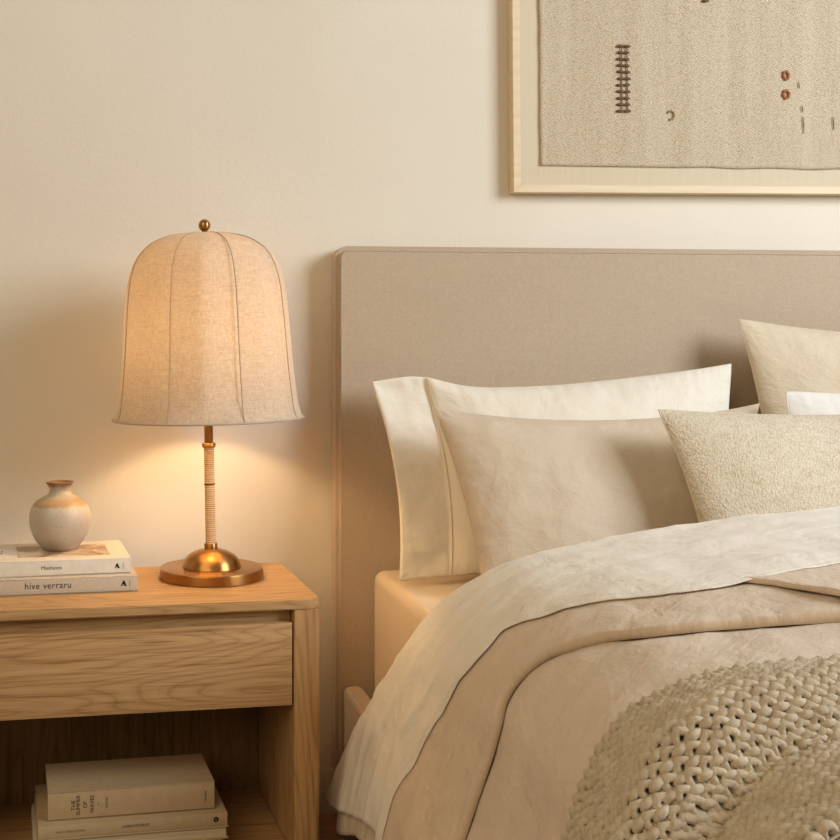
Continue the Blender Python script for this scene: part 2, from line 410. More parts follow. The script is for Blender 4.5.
# ------------------------------------------------------------------ books
def book(name, corner, rz, W, H, D, cover, label, group, ct=.0022, fore=False, rnd=.0):
    """corner = world position of the spine's right bottom end; local x runs to the left along the spine"""
    t = empty(name, corner, rz, label, 'book', group)
    bm = bmesh.new()
    if not fore:
        box_bm(bm, -W, 0, 0, D, 0, ct, .0004, 1); box_bm(bm, -W, 0, 0, D, H-ct, H, .0004, 1); box_bm(bm, -W, 0, 0, ct, .0001, H-.0001, .0006, 2)
        pg = (-W+.004, -.004, ct+.0002, D-.004)
    else:
        box_bm(bm, -W, 0, 0, D, 0, ct, .0004, 1); box_bm(bm, -W, 0, 0, D, H-ct, H, .0004, 1); box_bm(bm, -W, 0, D-ct, D, .0001, H-.0001, .0006, 2)
        pg = (-W+.004, -.004, .004, D-ct-.0002)
    c = from_bm('cover', bm, cover, t); auto(c)
    box('page_block', pg[0], pg[1], pg[2], pg[3], ct+.0001, H-ct-.0001, M['pages'], t, 0)
    return t
TOPG = 'books stacked on the nightstand top'; LOWG = 'books stacked on the open shelf'
SP = (R(90), 0, 0)
def logo(parent, x, z, s, y=-.0004):
    pts = [(-.35, -.5), (-.55, -.5), (-.08, .5), (.12, .5), (.55, -.5), (.02, -.5), (.1, -.22), (-.2, -.22)]
    prism('logo', [(x+p[0]*s, z+p[1]*s) for p in pts], 'y', y, .0001, M['ink'], parent)
bB = book('hardcover_book', (.0643, -.3847, .5858), R(4.3), .31, .0295, .215, M['cover_greige'], 'greige book with large serif title, bottom of the stack under the vase', TOPG)
text('title', 'hive verraru', .0175, (-.167, -.0002, .0160), SP, M['ink'], bB, width=.92, space=1.08)
logo(bB, -.026, .0155, .0105)
text('imprint', 'STUDIO', .0036, (-.0145, -.0002, .0155), (R(90), R(-90), 0), M['ink_grey'], bB)
bA = book('softcover_book', (.0526, -.361, .6156), R(5.2), .30, .0290, .205, M['cover_white'], 'white book with a sepia cover photograph, directly under the vase', TOPG)
text('title', 'Meshions', .0108, (-.150, -.0002, .0150), SP, M['ink_soft'], bA, width=.95)
logo(bA, -.0265, .0145, .0095)
text('imprint', 'STUDIO', .0034, (-.0145, -.0002, .0145), (R(90), R(-90), 0), M['ink_grey'], bA)
box('cover_photograph', -.212, -.036, .040, .165, .0289, .0293, M['photo'], bA, 0)
text('cover_title', 'MESH\nIONS', .020, (-.262, .105, .0292), (0, 0, R(0)), M['ink_grey'], bA)
# lower stack
bC = book('thick_book', (.204, -.454, .1945), R(4.6), .304, .0515, .150, M['cover_tan'], 'thick tan book with vertical title words, topmost on the open shelf', LOWG, .003)
for k, (w, s) in enumerate((('THE', .0105), ('SUMMER', .0095), ('OF', .0095), ('WAVES', .0100))):
    text('title_word', w, s, (-.262+k*.0125 + (.004 if k == 0 else .0), -.0002, .0255), (R(90), R(-90), 0), M['ink'], bC)
text('title_dot', '+', .006, (-.214, -.0002, .0255), SP, M['ink'], bC)
text('author', 'adelise', .0075, (-.199, -.0002, .0265), (R(90), R(-90), 0), M['ink_grey'], bC)
text('imprint', 'BOOKS', .0055, (-.0165, -.0002, .0255), (R(90), R(-90), 0), M['ink'], bC)
bD = book('thin_book', (.226, -.4725, .1715), R(4.6), .342, .0225, .205, M['cover_sand'], 'thin tan paperback with a round dark logo on its spine, below the thick book', LOWG, .0012)
text('title', 'LOREYWORLD', .0068, (-.168, -.0002, .0115), SP, M['ink'], bD, width=1.1)
text('author', 'JASON GREEN STORIES', .0050, (-.285, -.0002, .0105), SP, M['ink_grey'], bD)
pts = [(-.021+.0048*math.cos(a*math.pi/12), .0115+.0048*math.sin(a*math.pi/12)) for a in range(24)]
prism('logo', pts, 'y', -.0004, .0001, M['ink'], bD)
text('logo_letter', 'b', .006, (-.021, -.0006, .0115), SP, M['cover_sand'], bD)
bE = book('hardcover_book', (.228, -.474, .1475), R(4.6), .345, .0235, .225, M['cover_sand'], 'book turned with its pale page edges outward, below the thin paperback', LOWG, .0025, True)
bF = book('hardcover_book', (.222, -.470, .1182), R(4.6), .345, .0290, .230, M['cover_white'], 'bottom book of the open shelf stack, lying on the shelf board', LOWG, .0025, True)

# ------------------------------------------------------------------ vase
prof = [(.0001, 0), (.030, 0), (.0345, .0025), (.0400, .009), (.050, .022), (.0570, .038), (.0605, .054), (.0605, .068), (.0575, .082), (.0500, .094), (.0385, .1025), (.0270, .1085), (.0225, .113), (.0207, .118), (.0212, .123), (.0245, .1295), (.0270, .1330), (.0275, .1348), (.0266, .1362), (.0245, .1362), (.0225, .134), (.0180, .128), (.0165, .120), (.018, .110), (.034, .102), (.052, .080), (.055, .060), (.045, .025), (.0001, .008)]
def smooth_prof(p, k=4):
    out = []
    for i in range(len(p)-1):
        a = p[max(0, i-1)]; b = p[i]; c = p[i+1]; d = p[min(len(p)-1, i+2)]
        for j in range(k):
            r, z = _cr(a, b, c, d, j/k); out.append((max(.0001, r), z))
    out.append(p[-1]); return out
vs = lathe('vase', smooth_prof(prof), M['ceramic'], None, 72, 80)
vs.location = (-.0855, -.249, .6449); vs.scale = (1, 1, .982)
tag(vs, 'small round speckled stoneware vase with a tan glaze band, on the stacked books', 'vase')

# ------------------------------------------------------------------ lamp
lp = empty('table_lamp', (.215, -.269, .5857), 0, 'brass table lamp with a glowing eight-panel linen bell shade', 'table lamp')
lathe('base', [(.0001, 0), (.1015, 0), (.1035, .001), (.104, .003), (.104, .0185), (.1025, .0208), (.099, .0212), (.0001, .0215)], M['brass_base'], lp, 128, 30)
dome = [(.0585, .0212), (.0595, .0225), (.0585, .0245)]+[(.0575*math.cos(R(a)), .0245+.034*math.sin(R(a))) for a in range(4, 86, 5)]+[(.0001, .0588)]
lathe('dome', dome, M['brass'], lp, 96, 50)
TILT = R(-1.15)
def tilt(o): o.rotation_euler = (0, TILT, 0); return o
st = tilt(lathe('stem', [(.0001, .04), (.0088, .04), (.0088, .46), (.0085, .66), (.0001, .66)], M['brass_dark'], lp, 32))
tilt(lathe('cord_wrap', [(.0090, .068), (.0103, .069), (.0102, .160), (.0100, .261), (.0087, .262)], M['cord'], lp, 32))
tilt(lathe('cord_band', [(.0100, .1850), (.0112, .1853), (.0112, .1883), (.0100, .1886)], M['brass_dark'], lp, 32))
tilt(lathe('collar', [(.009, .0525), (.0125, .0527), (.0135, .056), (.0135, .0655), (.0125, .0685), (.009, .0688)], M['brass'], lp, 32, 30))
tilt(lathe('collar', [(.008, .2595), (.0125, .2598), (.0135, .2615), (.0135, .2665), (.0125, .2688), (.008, .269)], M['brass'], lp, 32, 30))
tilt(lathe('socket', [(.0001, .385), (.019, .386), (.019, .440), (.015, .446), (.0001, .446)], M['brass_dark'], lp, 32, 30))
tilt(lathe('bulb', [(.012, .447)]+[(.030*math.cos(R(a)), .490+.030*math.sin(R(a))) for a in range(-60, 90, 10)]+[(.0001, .520)], M['bulb'], lp, 24, 80))
# shade: bell outline (radius, height above the nightstand top)
SH = table([(0, 0)])
prof = [(.1905, .318), (.1865, .324), (.1830, .335), (.1795, .355), (.1762, .385), (.1728, .42), (.1700, .455), (.1668, .50), (.1640, .535), (.1610, .565), (.1565, .593), (.1490, .619), (.1385, .640), (.1250, .656), (.1080, .6685), (.0880, .6775), (.0650, .6835), (.0400, .6870), (.0140, .6885)]
fine = smooth_prof(prof, 3)
NA = 96; SEAM0 = 16.0
P = []; U = []
def shade_r(r, z, a, rel):
    k = (a-SEAM0-270) % 45; d = abs(k-22.5)   # 22.5 at a seam
    flat = math.cos(R(22.5))/math.cos(R(22.5-d))
    w = .62*sst(.318, .37, z)
    puff = 1+w*(flat-1)*1.0
    return r*puff
L = [0]
for a, b in zip(fine, fine[1:]): L.append(L[-1]+math.hypot(a[0]-b[0], a[1]-b[1]))
for i, (r, z) in enumerate(fine):
    row = []; ur = []
    for k in range(NA+1):
        a = 360*k/NA; rr = shade_r(r, z, a, 0)
        row.append((rr*math.cos(R(a)), rr*math.sin(R(a)), z)); ur.append((R(a)*.17, L[i]))
    P.append(row); U.append(ur)
sh = tilt(grid_mesh('lamp_shade', P, U, M['shade'], lp))
for s in range(8):
    a = SEAM0+270+45*s
    tube('shade_seam', [((r+.0002)*math.cos(R(a)), (r+.0002)*math.sin(R(a)), z) for r, z in fine], .0011, M['shade_trim'], sh, 6)
tube('shade_hem', [(.1905*math.cos(R(a)), .1905*math.sin(R(a)), .3185) for a in range(0, 360, 5)], .0022, M['shade'], sh, 6, True)
V = []; F = []
for a in (0, 120, 240): tube_geo(V, F, [(.004*math.cos(R(a)), .004*math.sin(R(a)), .690), (.018*math.cos(R(a)), .018*math.sin(R(a)), .692)], .0015)
lathe('shade_cap', [(.0001, .6895), (.0130, .6892), (.0135, .6882), (.0130, .687), (.0001, .6868)], M['brass_dark'], sh, 32)
fi = tilt(lathe('finial', [(.0001, .6885), (.0075, .6888), (.006, .690), (.0045, .691), (.0060, .6930)]+[(.0122*math.cos(R(a)), .7035+.0122*math.sin(R(a))) for a in range(-55, 90, 8)]+[(.0001, .7157)], M['brass'], lp, 32, 60))
# harp that carries the shade
hp = [(.0, -.02, .446)]+[(0, -.045*math.sin(R(a))-.004, .566-.120*math.cos(R(a))) for a in range(20, 180, 12)]+[(0, 0, .686)]
V = []; F = []; tube_geo(V, F, [(x, y, z) for x, y, z in hp], .0014); tube_geo(V, F, [(x, -y, z) for x, y, z in hp], .0014)
me = bpy.data.meshes.new('harp'); me.from_pydata([tuple(v) for v in V], [], F); tilt(link('harp', me, M['brass_dark'], lp))

# ------------------------------------------------------------------ picture
pf = empty('framed_textile', (.922, -.001, 1.394), 0, 'pale wood framed handwoven textile art on the wall above the bed', 'framed art')
FW, FH = 1.08, .74; pf.rotation_euler = (0, R(-.5), 0)
bm = bmesh.new()
def bar(p, q, r, s):  # mitred bar with four front corners
    y0, y1 = 0, -.034
    vv = [bm.verts.new((x, y, z)) for y in (y0, y1) for x, z in (p, q, r, s)]
    for f in ((3, 2, 1, 0), (4, 5, 6, 7), (0, 1, 5, 4), (1, 2, 6, 5), (2, 3, 7, 6), (3, 0, 4, 7)): bm.faces.new([vv[i] for i in f])
w = .0175
bar((0, 0), (FW, 0), (FW-w, w), (w, w)); bar((FW, 0), (FW, FH), (FW-w, FH-w), (FW-w, w)); bar((FW, FH), (0, FH), (w, FH-w), (FW-w, FH-w)); bar((0, FH), (0, 0), (w, w), (w, FH-w))
bmesh.ops.recalc_face_normals(bm, faces=bm.faces); bmesh.ops.bevel(bm, geom=[e for e in bm.edges], offset=.0008, segments=1, affect='EDGES')
from_bm('frame', bm, M['frame'], pf)
box('mount_board', w-.002, FW-w+.002, -.022, -.006, w-.002, FH-w+.002, M['mat_linen'], pf, 0)
# textile with a slightly wavy edge
x0, x1, z0, z1 = .0670, FW-.0625, .0625, FH-.06
P = []; U = []
for i in range(121):
    row = []; ur = []
    for j in range(81):
        u = i/120; v = j/80; x = lerp(x0, x1, u); z = lerp(z0, z1, v)
        ex = .0022*noise.noise(Vector((v*9, 3, 0))); ez = .0026*noise.noise(Vector((u*11, 7, 0)))-.004*u*(1-v)
        x += ex*((1-u)**8-u**8); z += ez*((1-v)**6)
        d = min(u*x1, (1-u)*x1, v*z1, (1-v)*z1)
        y = -.0255-.0012*noise.noise(Vector((u*6, v*5, 1)))-.0020*math.exp(-(d/.006)**2)
        row.append((x, y, z)); ur.append((x, z))
    P.append(row); U.append(ur)
tx = grid_mesh('textile', P, U, M['textile'], pf, .003, False)
def pz(X, Z): return (X-.922, Z-1.394)
def stroke(V, F, x0, z0, x1, z1, r=.0022, y=-.0275, bow=0):
    n = 6; tube_geo(V, F, [(lerp(x0, x1, k/n), y-.0012*math.sin(math.pi*k/n), lerp(z0, z1, k/n)+bow*math.sin(math.pi*k/n)) for k in range(n+1)], lambda i: r*(.6+.4*math.sin(math.pi*i/n)), 6)
cx, _ = pz(1.186, 0)
V = []; F = []
for k in range(11):
    z = lerp(1.731, 1.582, k/10)-1.394; sk = .0035*(k-5)/5
    stroke(V, F, cx-.016-sk*.4+random.uniform(-.0015, .0015), z+random.uniform(-.001, .001), cx+.001, z, .0036); stroke(V, F, cx-.001, z-.0005, cx+.0155+random.uniform(-.002, .002), z+random.uniform(-.001, .001), .0036)
    if k: stroke(V, F, cx-.0045, z, cx-.0045, z+.0145, .0011); stroke(V, F, cx+.0085, z, cx+.0085, z+.0145, .0011)
me = bpy.data.meshes.new('x'); me.from_pydata([tuple(v) for v in V], [], F); link('ladder_stitching', me, M['thread_brown'], pf)
def ring(X, Z, rx, rz, r, mat, a0=0, a1=360):
    x, z = pz(X, Z); n = 18
    tube('ring_stitching', [(x+rx*math.cos(R(lerp(a0, a1, k/n))), -.0278, z+rz*math.sin(R(lerp(a0, a1, k/n)))) for k in range(n+(0 if a1-a0 == 360 else 1))], lambda i: r*(.8+.3*math.sin(i*2.1)), mat, pf, 6, a1-a0 == 360)
ring(1.581, 1.670, .0066, .0088, .0042, M['thread_rust']); ring(1.581, 1.626, .0072, .0088, .0042, M['thread_rust']); ring(1.299, 1.574, .0085, .010, .0028, M['thread_tan'], -110, 150)
for X, a, b in ((1.6225, 1.575, 1.535), (1.62, 1.60, 1.585), (1.697, 1.575, 1.545), (1.612, 1.655, 1.64), (1.385, 1.838, 1.838)):
    V = []; F = []; x, z = pz(X, a)
    if a == b: stroke(V, F, x-.008, z, x+.008, z+.002, .004)
    else: stroke(V, F, x, z, x+.002, b-1.394, .0011)
    me = bpy.data.meshes.new('x'); me.from_pydata([tuple(v) for v in V], [], F); link('accent_stitch', me, M['thread_brown'], pf)

# ------------------------------------------------------------------ bed
bed = empty('bed', (XC, -1.08, 0), 0, 'upholstered bed with a tall taupe woven headboard and side rails', 'bed')
def B(o): o.location = (-XC, 1.08, 0); return o
hbX0, hbX1 = .508, 2.262
out = rrect(hbX0, hbX1, .10, 1.267, (.01, .01, .028, .028), 10)
h = B(prism('headboard', out, 'y', -.070, -.004, M['headboard'], bed, .011, 5))
ins = [(x, z) for x, z in rrect(hbX0+.011, hbX1-.011, .11, 1.256, (.006, .006, .019, .019), 10)]
tube('headboard_piping', [(x, -.0703, z) for x, z in ins], .0013, M['headboard'], h, 8, True)
for x0, x1 in ((.522, .566), (2.204, 2.248)): B(box('side_rail', x0, x1, -2.14, -.072, .10, .303, M['headboard'], bed, .014, 5))
B(box('foot_rail', .519, 2.251, -2.18, -2.142, .10, .318, M['headboard'], bed, .012, 5))
B(box('slat_platform', .567, 2.203, -2.14, -.074, .20, .262, M['oak_x'], bed, .002))
for x in (.55, 2.19):
    for y in (-.12, -2.12):
        B(box('leg', x-.02, x+.02, y-.02, y+.02, 0, .0995, M['oak_z'], bed, .002))

def puffy_box(name, x0, x1, y0, y1, z0, z1, r, mat, n=10):
    bm = bmesh.new(); box_bm(bm, x0, x1, y0, y1, z0, z1, r, n); 
    bmesh.ops.recalc_face_normals(bm, faces=bm.faces)
    uv = bm.loops.layers.uv.new('UVMap')
    for f in bm.faces:
        nrm = f.normal
        for l in f.loops:
            c = l.vert.co; l[uv].uv = (c.x, c.y) if abs(nrm.z) > .6 else ((c.y, c.z) if abs(nrm.x) > .6 else (c.x, c.z))
    return from_bm(name, bm, mat, None, True)
mt = puffy_box('mattress', .586, 2.184, -2.12, -.080, .263, .558, .024, M['mattress'])
tag(mt, 'thick mattress in a pale peach fitted sheet against the headboard', 'mattress')

# ------------------------------------------------------------------ pillows
def pillow(name, TL, TR, BL, BR, tf, tb, bow, mat, label, cat, seed=1, flange=0, ni=110, nj=80, wr=1.0, pexp=2.6, dip=0, group='pillows and cushions against the headboard', piping=True, topcurve=None):
    TL, TR, BL, BR = map(Vector, (TL, TR, BL, BR))
    C = (TL+TR+BL+BR)/4; ux = ((TR-TL)+(BR-BL)).normalized(); vy = ((TL-BL)+(TR-BR)).normalized(); nn = ux.cross(vy).normalized()
    if nn.y > 0: nn = -nn
    W = ((TR-TL).length+(BR-BL).length)/2; H = ((TL-BL).length+(TR-BR).length)/2
    bt, bb, bl, br = bow
    def mid(a, b):
        p = lerp(lerp(BL, BR, a), lerp(TL, TR, a), b)
        ca = (4*a*(1-a))**.8; cb = (4*b*(1-b))**.8
        p = p-vy*bt*ca*b**3+vy*bb*ca*(1-b)**3+ux*bl*cb*(1-a)**3-ux*br*cb*a**3
        ea = min(a, 1-a)*W; eb = min(b, 1-b)*H; p = p+(C-p).normalized()*.008*math.exp(-((ea+eb)/.018))
        if topcurve: p = p+vy*topcurve(a)*b**3
        return p
    def prof(a, b):
        a2 = max(0, (a-flange)/(1-flange))
        A = abs(2*a2-1); Bq = abs(2*b-1)
        fa = max(0, 1-A**pexp)**.62; fb = max(0, 1-Bq**pexp)**.62
        return fa*fb
    P = []; U = []
    for side in (1, -1):
        rows = []; us = []
        for i in range(ni+1):
            s = i/ni; a = .5-.5*math.cos(math.pi*s)*(.75)+(s-.5)*.25 if not flange else s
            row = []; ur = []
            for j in range(nj+1):
                q = j/nj; b = .5-.5*math.cos(math.pi*q)*.75+(q-.5)*.25
                p = mid(a, b); f = prof(a, b); x = a*W; y = b*H
                edge = min(a*W, (1-a)*W, b*H, (1-b)*H)
                # puckers running in from the seams, soft creases from the corners, gentle crumple
                k = math.exp(-edge/.035)*(1-math.exp(-edge/.004))
                if min(a*W, (1-a)*W) < min(b*H, (1-b)*H): puck = fbm(x*5, y*42, seed, 2)
                else: puck = fbm(x*42, y*5, seed+9, 2)
                cr = fbm(x*7+seed, y*7, seed*3.1, 3); cr2 = 1-abs(fbm(x*9+seed*2, y*5, seed*1.7, 2))
                h = (tf if side > 0 else tb)*f*(1+.07*fbm(x*3, y*3, seed, 2)) 
                d = wr*(.0036*k*puck+.0050*cr*min(1, edge/.05)+.004*(cr2-.8)*min(1, edge/.05))
                if flange:
                    e = (a-flange)*W
                    if a < flange: d += .0060*fbm(x*8, y*8, seed, 3)*min(1, edge/.02); h += .0035*min(1, edge/.004)
                    else: h += .0035*math.exp(-e/.02)
                    if side > 0: d -= .0012*math.exp(-(e/.004)**2)
                p = p+nn*side*(h)+nn*d*(1 if edge > 1e-6 else 0)
                if dip: p = p-vy*dip*math.exp(-((a-.55)/.25)**2)*b**2
                row.append(p); ur.append((x, y+(2 if side < 0 else 0)))
            rows.append(row); us.append(ur)
        P.append(rows); U.append(us)
    V = []; F = []; UV = []
    NI, NJ = ni+1, nj+1
    for s in (0, 1):
        for i in range(NI):
            for j in range(NJ): V.append(tuple(P[s][i][j])); UV.append(U[s][i][j])
    for s in (0, 1):
        o = s*NI*NJ
        for i in range(ni):
            for j in range(nj):
                f = (o+i*NJ+j, o+(i+1)*NJ+j, o+(i+1)*NJ+j+1, o+i*NJ+j+1); F.append(f if s == 0 else f[::-1])
    me = bpy.data.meshes.new(name); me.from_pydata(V, [], F); uv = me.uv_layers.new(name='UVMap')
    for l in me.loops: uv.data[l.index].uv = UV[l.vertex_index]
    bm = bmesh.new(); bm.from_mesh(me); bmesh.ops.remove_doubles(bm, verts=bm.verts, dist=2e-4); bm.to_mesh(me); bm.free()
    o = link(name, me, mat); tag(o, label, cat, group)
    if flange:
        pts = [P[0][round(flange*ni)][j]+nn*.0020 for j in range(2, nj-1)]
        tube('flange_seam', pts, .0013, M['seam'], o, 6)
    if piping:
        rim = [P[0][i][0] for i in range(NI)]+[P[0][ni][j] for j in range(1, NJ)]+[P[0][i][nj] for i in range(ni-1, -1, -1)]+[P[0][0][j] for j in range(nj-1, 0, -1)]
        rim = rim[::2]
        tube('edge_seam', rim, .0014, mat, o, 6, True)
    return o
def tc1(a): return .022*math.exp(-((a-.13)/.10)**2)+.004*math.exp(-((a-.75)/.2)**2)
pillow('sleeping_pillow', (.558, -.158, .971), (1.380, -.159, 1.012), (.594, -.263, .564), (1.343, -.257, .562), .075, .062, (.030, .022, .030, .022), M['ivory_pillow'],
       'large ivory sleeping pillow with a flanged left end, leaning on the headboard', 'pillow', 3, flange=.150, ni=170, nj=90, wr=1.2, topcurve=tc1, piping=False)
pillow('sand_pillow', (.664, -.278, .926), (1.372, -.284, .930), (.716, -.457, .566), (1.22, -.449, .566), .075, .055, (.038, 0, .016, .02), M['sand_pillow'],
       'plain sand beige linen pillow in front of the ivory sleeping pillow', 'pillow', 8, wr=1.1, dip=0)
pillow('lumbar_cushion', (1.050, -.466, .930), (1.802, -.45, .934), (1.094, -.611, .570), (1.671, -.586, .570), .060, .040, (.020, 0, .022, .02), M['boucle'],
       'oat coloured lumbar cushion in a nubby woven fabric, frontmost on the bed', 'cushion', 12, wr=.6, pexp=3)
pillow('square_cushion', (1.386, -.157, 1.110), (2.05, -.146, 1.075), (1.413, -.275, .567), (1.98, -.263, .567), .070, .05, (.022, 0, .024, .02), M['euro'],
       'tall oatmeal square cushion leaning on the headboard, highest of the cushions', 'cushion', 17, wr=.9)
pillow('white_pillow', (1.373, -.362, .958), (1.996, -.351, .952), (1.36, -.46, .568), (1.897, -.44, .568), .040, .04, (.012, 0, .012, .012), M['white_pillow'],
       'white cotton pillow peeking out between the lumbar and the tall square cushion', 'pillow', 23, wr=.7)

# ------------------------------------------------------------------ duvet, folded layers, flat sheet, throw
vfar = table([(.06, .612), (.208, .634), (.335, .636), (.442, .630), (.543, .624), (.63, .628), (.697, .630), (.757, .624), (.798, .616), (.824, .607), (.865, .588), (.925, .540), (.992, .490), (1.072, .431), (1.133, .394), (1.2, .350), (1.267, .289)])
vnear = table([(.28, 1.048), (.335, 1.053), (.409, 1.060), (.483, 1.064), (.556, 1.054), (.617, 1.020), (.69, .964), (.737, .926), (.770, .896), (.782, .888), (.804, .892), (.838, .884), (.885, .858), (.965, .802), (1.005, .770), (1.106, .708), (1.18, .697), (1.27, .70)])
vfold = table([(.28, 1.27), (.449, 1.223), (.556, 1.175), (.65, 1.128), (.697, 1.075), (.737, 1.043), (.771, 1.014), (.811, .998), (.851, .994), (.885, 1.012), (.958, 1.012), (1.052, 1.008), (1.27, 1.0)])
vwed = table([(.30, 1.40), (.432, 1.203), (.445, 1.133), (.471, 1.073), (.52, 1.0), (.6, .9)])
vthr = table([(.30, 1.45), (.535, 1.385), (.58, 1.354), (.626, 1.328), (.675, 1.308), (.755, 1.289), (.8, 1.288), (.871, 1.298), (.95, 1.303), (1.1, 1.31)])
vval = table([(.30, 1.55), (.658, 1.542), (.722, 1.540), (.787, 1.550), (.813, 1.559), (.9, 1.60), (1.0, 1.63)])
def base_h(u, v):
    """shared soft relief of the bedding (metres along the normal)"""
    au = abs(u); hang = sst(.80, 1.0, au)
    h = .010*fbm(u*1.6, v*1.9, 2.2, 3)*(1-hang*.3)
    h += hang*.012*math.sin(v*15+1.5*fbm(u*1.5, v*1.5, 5, 2))*sst(.8, 1.25, au)*sst(.55, .9, v)
    h += hang*.0065*fbm(u*1.2, v*20, 6.1, 3)
    d = (u*.5+v)                      # diagonal soft creases near the turned-down edge
    h += .0035*fbm(u*3+7, v*9, 1.3, 3)*(1-.4*hang)
    return h
def surf(u, v, off):
    au = abs(u); ext = max(0, au-(UMAX-.002)); x, z, nx, nz = sec(u); o = off+base_h(u, v)
    return Vector((x+nx*o, -v, z+nz*o-ext))
def wrinkle(u, v, seed, amp):
    a = fbm(u*6+seed, v*14, seed, 4); b = 1-abs(fbm(u*9, v*5+seed, seed*2.3, 3)); 
    return amp*(.6*a+.8*(b-.8))
def layer(name, u0, u1, va, vb, off, thick, mat, parent, nu, nv, seed, amp, near_roll=.03, far_roll=.03, tuck=0, hem=None, extra=None, hem_roll=0):
    P = []; U = []
    for i in range(nu+1):
        row = []; ur = []; 
        for j in range(nv+1):
            w = j/nv
            w = w if not (near_roll or far_roll) else w-.10*math.sin(2*math.pi*w)/1.0*.9
            ub = hem(w) if hem else u1
            u = lerp(u0, ub, i/nu)
            a, b = va(u), vb(u); v = lerp(a, b, w)
            o = off(u, v) if callable(off) else off
            o += wrinkle(u, v, seed, amp)
            if extra: o += extra(u, v)
            dn = b-v; df = v-a
            if near_roll and dn < near_roll: t = 1-dn/near_roll; o = tuck+(o-tuck)*math.sqrt(max(0, 1-t**2.6))
            fr = far_roll*(1-.5*sst(.85, 1.0, abs(u))); ft = lerp(-.02, off(u, v) if callable(off) else off, .9*sst(.85, 1.0, abs(u)))
            if far_roll and df < fr: t = 1-df/fr; o = ft+(o-ft)*math.sqrt(max(0, 1-t**2.4))
            p = surf(u, v, o); row.append(p); ur.append((u, v))
        P.append(row); U.append(ur)
    return grid_mesh(name, P, U, mat, parent, thick)
duv = empty('duvet', (XC, -1.3, .56), 0, 'beige linen duvet with its top edge folded back, covering the bed', 'duvet')
def D(o): o.location = -Vector(duv.location); return o
D(layer('duvet_body', -1.20, 1.20, lambda u: vfar(abs(u))+.05, lambda u: 2.12, 0.0, .012, M['duvet'], duv, 300, 240, 9, .0045, .05, 0,
        extra=lambda u, v: .006*math.exp(-((v-vfold(abs(u))-.03)/.05)**2)))
hem_f = lambda w: lerp(1.288, 1.236, sst(0, .30, w))
def f_extra(u, v):
    au = abs(u); e = 0
    if u > 0 and u < .56: e += .013*(1-sst(-.001, .003, v-vwed(u)))*sst(.56, .46, u)*0
    return e-.011*math.exp(-(vfold(au)-v)/.07)
fb = D(layer('folded_edge', -1.20, 1.2, lambda u: max(vfar(abs(u))+.022, lerp(.3, .392, sst(1.12, 1.22, abs(u)))), lambda u: vfold(abs(u)), .030, .003, M['beige_linen'], duv, 300, 130, 9, .0045, .006, .03, tuck=.0055, hem=hem_f, extra=f_extra))
# the small turned corner of the fold that shows under the sheet
def wl(u): return min(vwed(u), vfold(u)-.05)
D(layer('turned_corner', -.35, .50, lambda u: .95, lambda u: vwed(u), .038, .004, M['beige_linen'], duv, 90, 60, 9, .0045, .012, 0, tuck=.031))
hem_s = table([(0, 1.271), (.2, 1.250), (.38, 1.228), (.52, 1.212), (.7, 1.194), (.85, 1.192), (1, 1.203)])
def so(u, v):
    return .0385+.008*sst(.55, .4, u)*sst(.9, 1.0, v)
def sheet_crease(u, v):
    a, b = vfar(abs(u)), vnear(abs(u)); t = (v-a)/max(.05, b-a); n = .08*noise.noise(Vector((u*3, 2, 0)))
    return .0050*math.exp(-((t-.40-n)/.07)**2)*(.6+.6*noise.noise(Vector((u*4, 9, 0))))+.0035*math.exp(-((t-.70+n)/.05)**2)*(.5+.8*noise.noise(Vector((u*5, 5, 0))))
sheet = layer('flat_sheet', -1.18, 1.2, lambda u: vfar(abs(u)), lambda u: vnear(abs(u)), so, .0016, M['white_linen'], None, 320, 130, 9, .0045, 0, .016, hem=hem_s,
              extra=lambda u, v: sheet_crease(u, v)*min(1, (vnear(abs(u))-v)/.05)-.0062*math.exp(-((vnear(abs(u))-v)/.03)) - .0008*math.exp(-((vnear(abs(u))-v-.012)/.0015)**2))
tag(sheet, 'white linen flat sheet folded over the top of the duvet and hanging down the side', 'sheet')

# chunky knitted throw: rows of looped yarn following the bed
def throw_off(u, v):
    vv = v-vval(u); t = v-vthr(u)
    h = .007+.009*sst(0, .14, t)
    h += .052*math.exp(-((vv+.050)/.050)**2)*(1-sst(-.012, .002, vv))*lerp(.62, 1.2, sst(.55, .80, u))
    h += .005*math.exp(-((vv+.150)/.035)**2)*sst(.95, .6, u)
    h += .006*fbm(u*9, v*9, 3, 2)
    if vv > 0: h += -.007+.012*sst(0, .09, vv)
    return h
TU0, TU1, TV1 = -.02, 1.12, 1.665
PITCH, ROWH, RAD = .0150, .0136, .0045
thr = empty('knitted_throw', (.8, -1.48, .6), 0, 'chunky knitted oatmeal wool throw draped in folds across the bed', 'throw blanket')
thr_off = -Vector(thr.location)
V = []; F = []
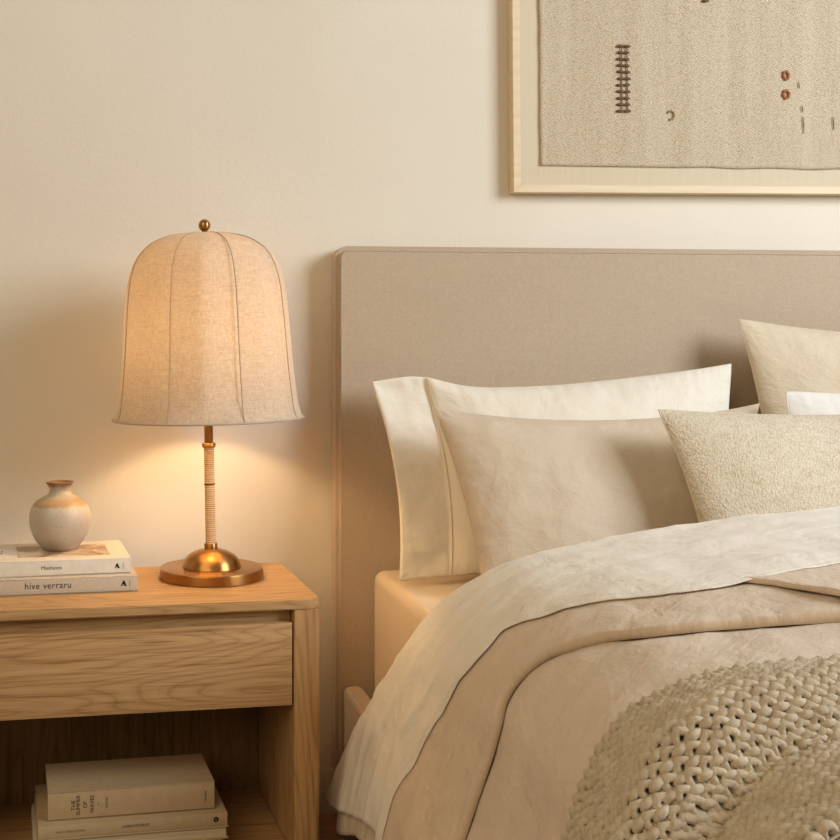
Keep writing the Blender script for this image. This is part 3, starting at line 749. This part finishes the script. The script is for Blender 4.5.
# arc-length spacing of rows across the folds, measured at a reference u
ref = .70; vs_ = []; v = vthr(ref); last = None; acc = 0; pos = [0]
N = 700; vv_ = [vthr(ref)+(TV1-vthr(ref))*k/N for k in range(N+1)]; cum = [0]
for a, b in zip(vv_, vv_[1:]):
    cum.append(cum[-1]+(surf(ref, b, throw_off(ref, b))-surf(ref, a, throw_off(ref, a))).length)
nrows = int(cum[-1]/ROWH); fr = []
k = 0
for r in range(nrows+1):
    s = r*ROWH
    while k < N-1 and cum[k+1] < s: k += 1
    fr.append((k+(s-cum[k])/(cum[k+1]-cum[k]))/N)
def f_of_s(s):
    s = max(0, min(cum[-1]*.9999, s)); k = bisect.bisect_right(cum, s)-1
    return (k+(s-cum[k])/(cum[k+1]-cum[k]))/N
def thr_pt(u, f, extra, lat=0, longi=0):
    a = vthr(u); v = a+(TV1-a)*f+lat
    vvf = ref
    # align the fold valley across the cloth
    vr = vthr(ref)+(TV1-vthr(ref))*f; 
    fv = vval(u); fr_ = vval(ref)
    if vr < fr_: v = a+(vr-vthr(ref))/(fr_-vthr(ref))*(fv-a)+lat
    else: v = fv+(vr-fr_)/(TV1-fr_)*(TV1+ (fv-fr_)*.3-fv)+lat
    u2 = u+longi
    return surf(u2, v, throw_off(u2, v)+extra)
SAMP = 12; ns_ = int((TU1-TU0)/PITCH)
for r, f in enumerate(fr):
    pts = []; rr = []
    ph = 0
    jr = random.random()*9
    for s in range(ns_*SAMP+1):
        th = 2*math.pi*s/SAMP; u = TU0+PITCH*s/SAMP
        jit = noise.noise(Vector((u*60, r*1.7, jr)))
        uo = .30*PITCH*math.sin(2*th)*.9; lo = -ROWH*.88*math.cos(th)*(1+.18*jit); ex = .0062*math.cos(2*th)+.0036*jit
        ss = r*ROWH+lo; p = thr_pt(u, f_of_s(ss), ex, max(-.004, min(0, ss)), uo); pts.append(p+thr_off); rr.append(RAD*(.80+.38*math.cos(th)**2+.16*noise.noise(Vector((u*45, r*2.3, 4)))))
    tube_geo(V, F, pts, lambda i: rr[i], 7)
me = bpy.data.meshes.new('yarn_rows'); me.from_pydata([tuple(v) for v in V], [], F); link('knit_stitches', me, M['yarn'], thr)
P = []; U = []
for i in range(121):
    u = lerp(TU0+.004, TU1-.004, i/120); row = []; ur = []
    for j in range(91):
        f = f_of_s(cum[-1]*.995*j/90); row.append(thr_pt(u, f, -.0098)+thr_off); ur.append((u, f*.35))
    P.append(row); U.append(ur)
grid_mesh('knit_ground', P, U, M['yarn'], thr, .002)

# ------------------------------------------------------------------ light
w = bpy.data.worlds.new('room_ambient'); bpy.context.scene.world = w; w.use_nodes = True
bg = w.node_tree.nodes['Background']; bg.inputs[0].default_value = (1, .84, .64, 1); bg.inputs[1].default_value = .16
def area(name, loc, target, size, power, col, sy=None):
    l = bpy.data.lights.new(name, 'AREA'); l.energy = power; l.color = col; l.size = size
    if sy: l.shape = 'RECTANGLE'; l.size_y = sy
    o = bpy.data.objects.new(name, l); COL.objects.link(o); o.location = loc
    o.rotation_euler = (Vector(target)-Vector(loc)).to_track_quat('-Z', 'Y').to_euler(); return o
area('window_daylight', (3.3, -2.5, 2.35), (.7, -.3, .8), 1.6, 113, (.93, 1, 1.08), 1.6)
area('bounce_fill', (-1.6, -3.2, 2.6), (0, 0, .9), 2.6, 54, (1, .77, .50), 2.6)  # added warm fill light, stands in for bounce off an unbuilt ceiling

# ------------------------------------------------------------------ camera
cam = bpy.data.cameras.new('camera'); co = bpy.data.objects.new('camera', cam); COL.objects.link(co)
cam.sensor_width = 36; cam.lens = 1200/840*36; cam.shift_x = (420-240)/840; cam.shift_y = -(420-340)/840; cam.clip_start = .02
co.location = (0, -2.66, 1.06); co.rotation_euler = (R(90), 0, R(-6.5))
sc = bpy.context.scene; sc.camera = co
sc.view_settings.view_transform = 'Standard'; sc.view_settings.look = 'None'; sc.view_settings.gamma = 1; sc.view_settings.use_curve_mapping = False
sc.view_settings.exposure = 0
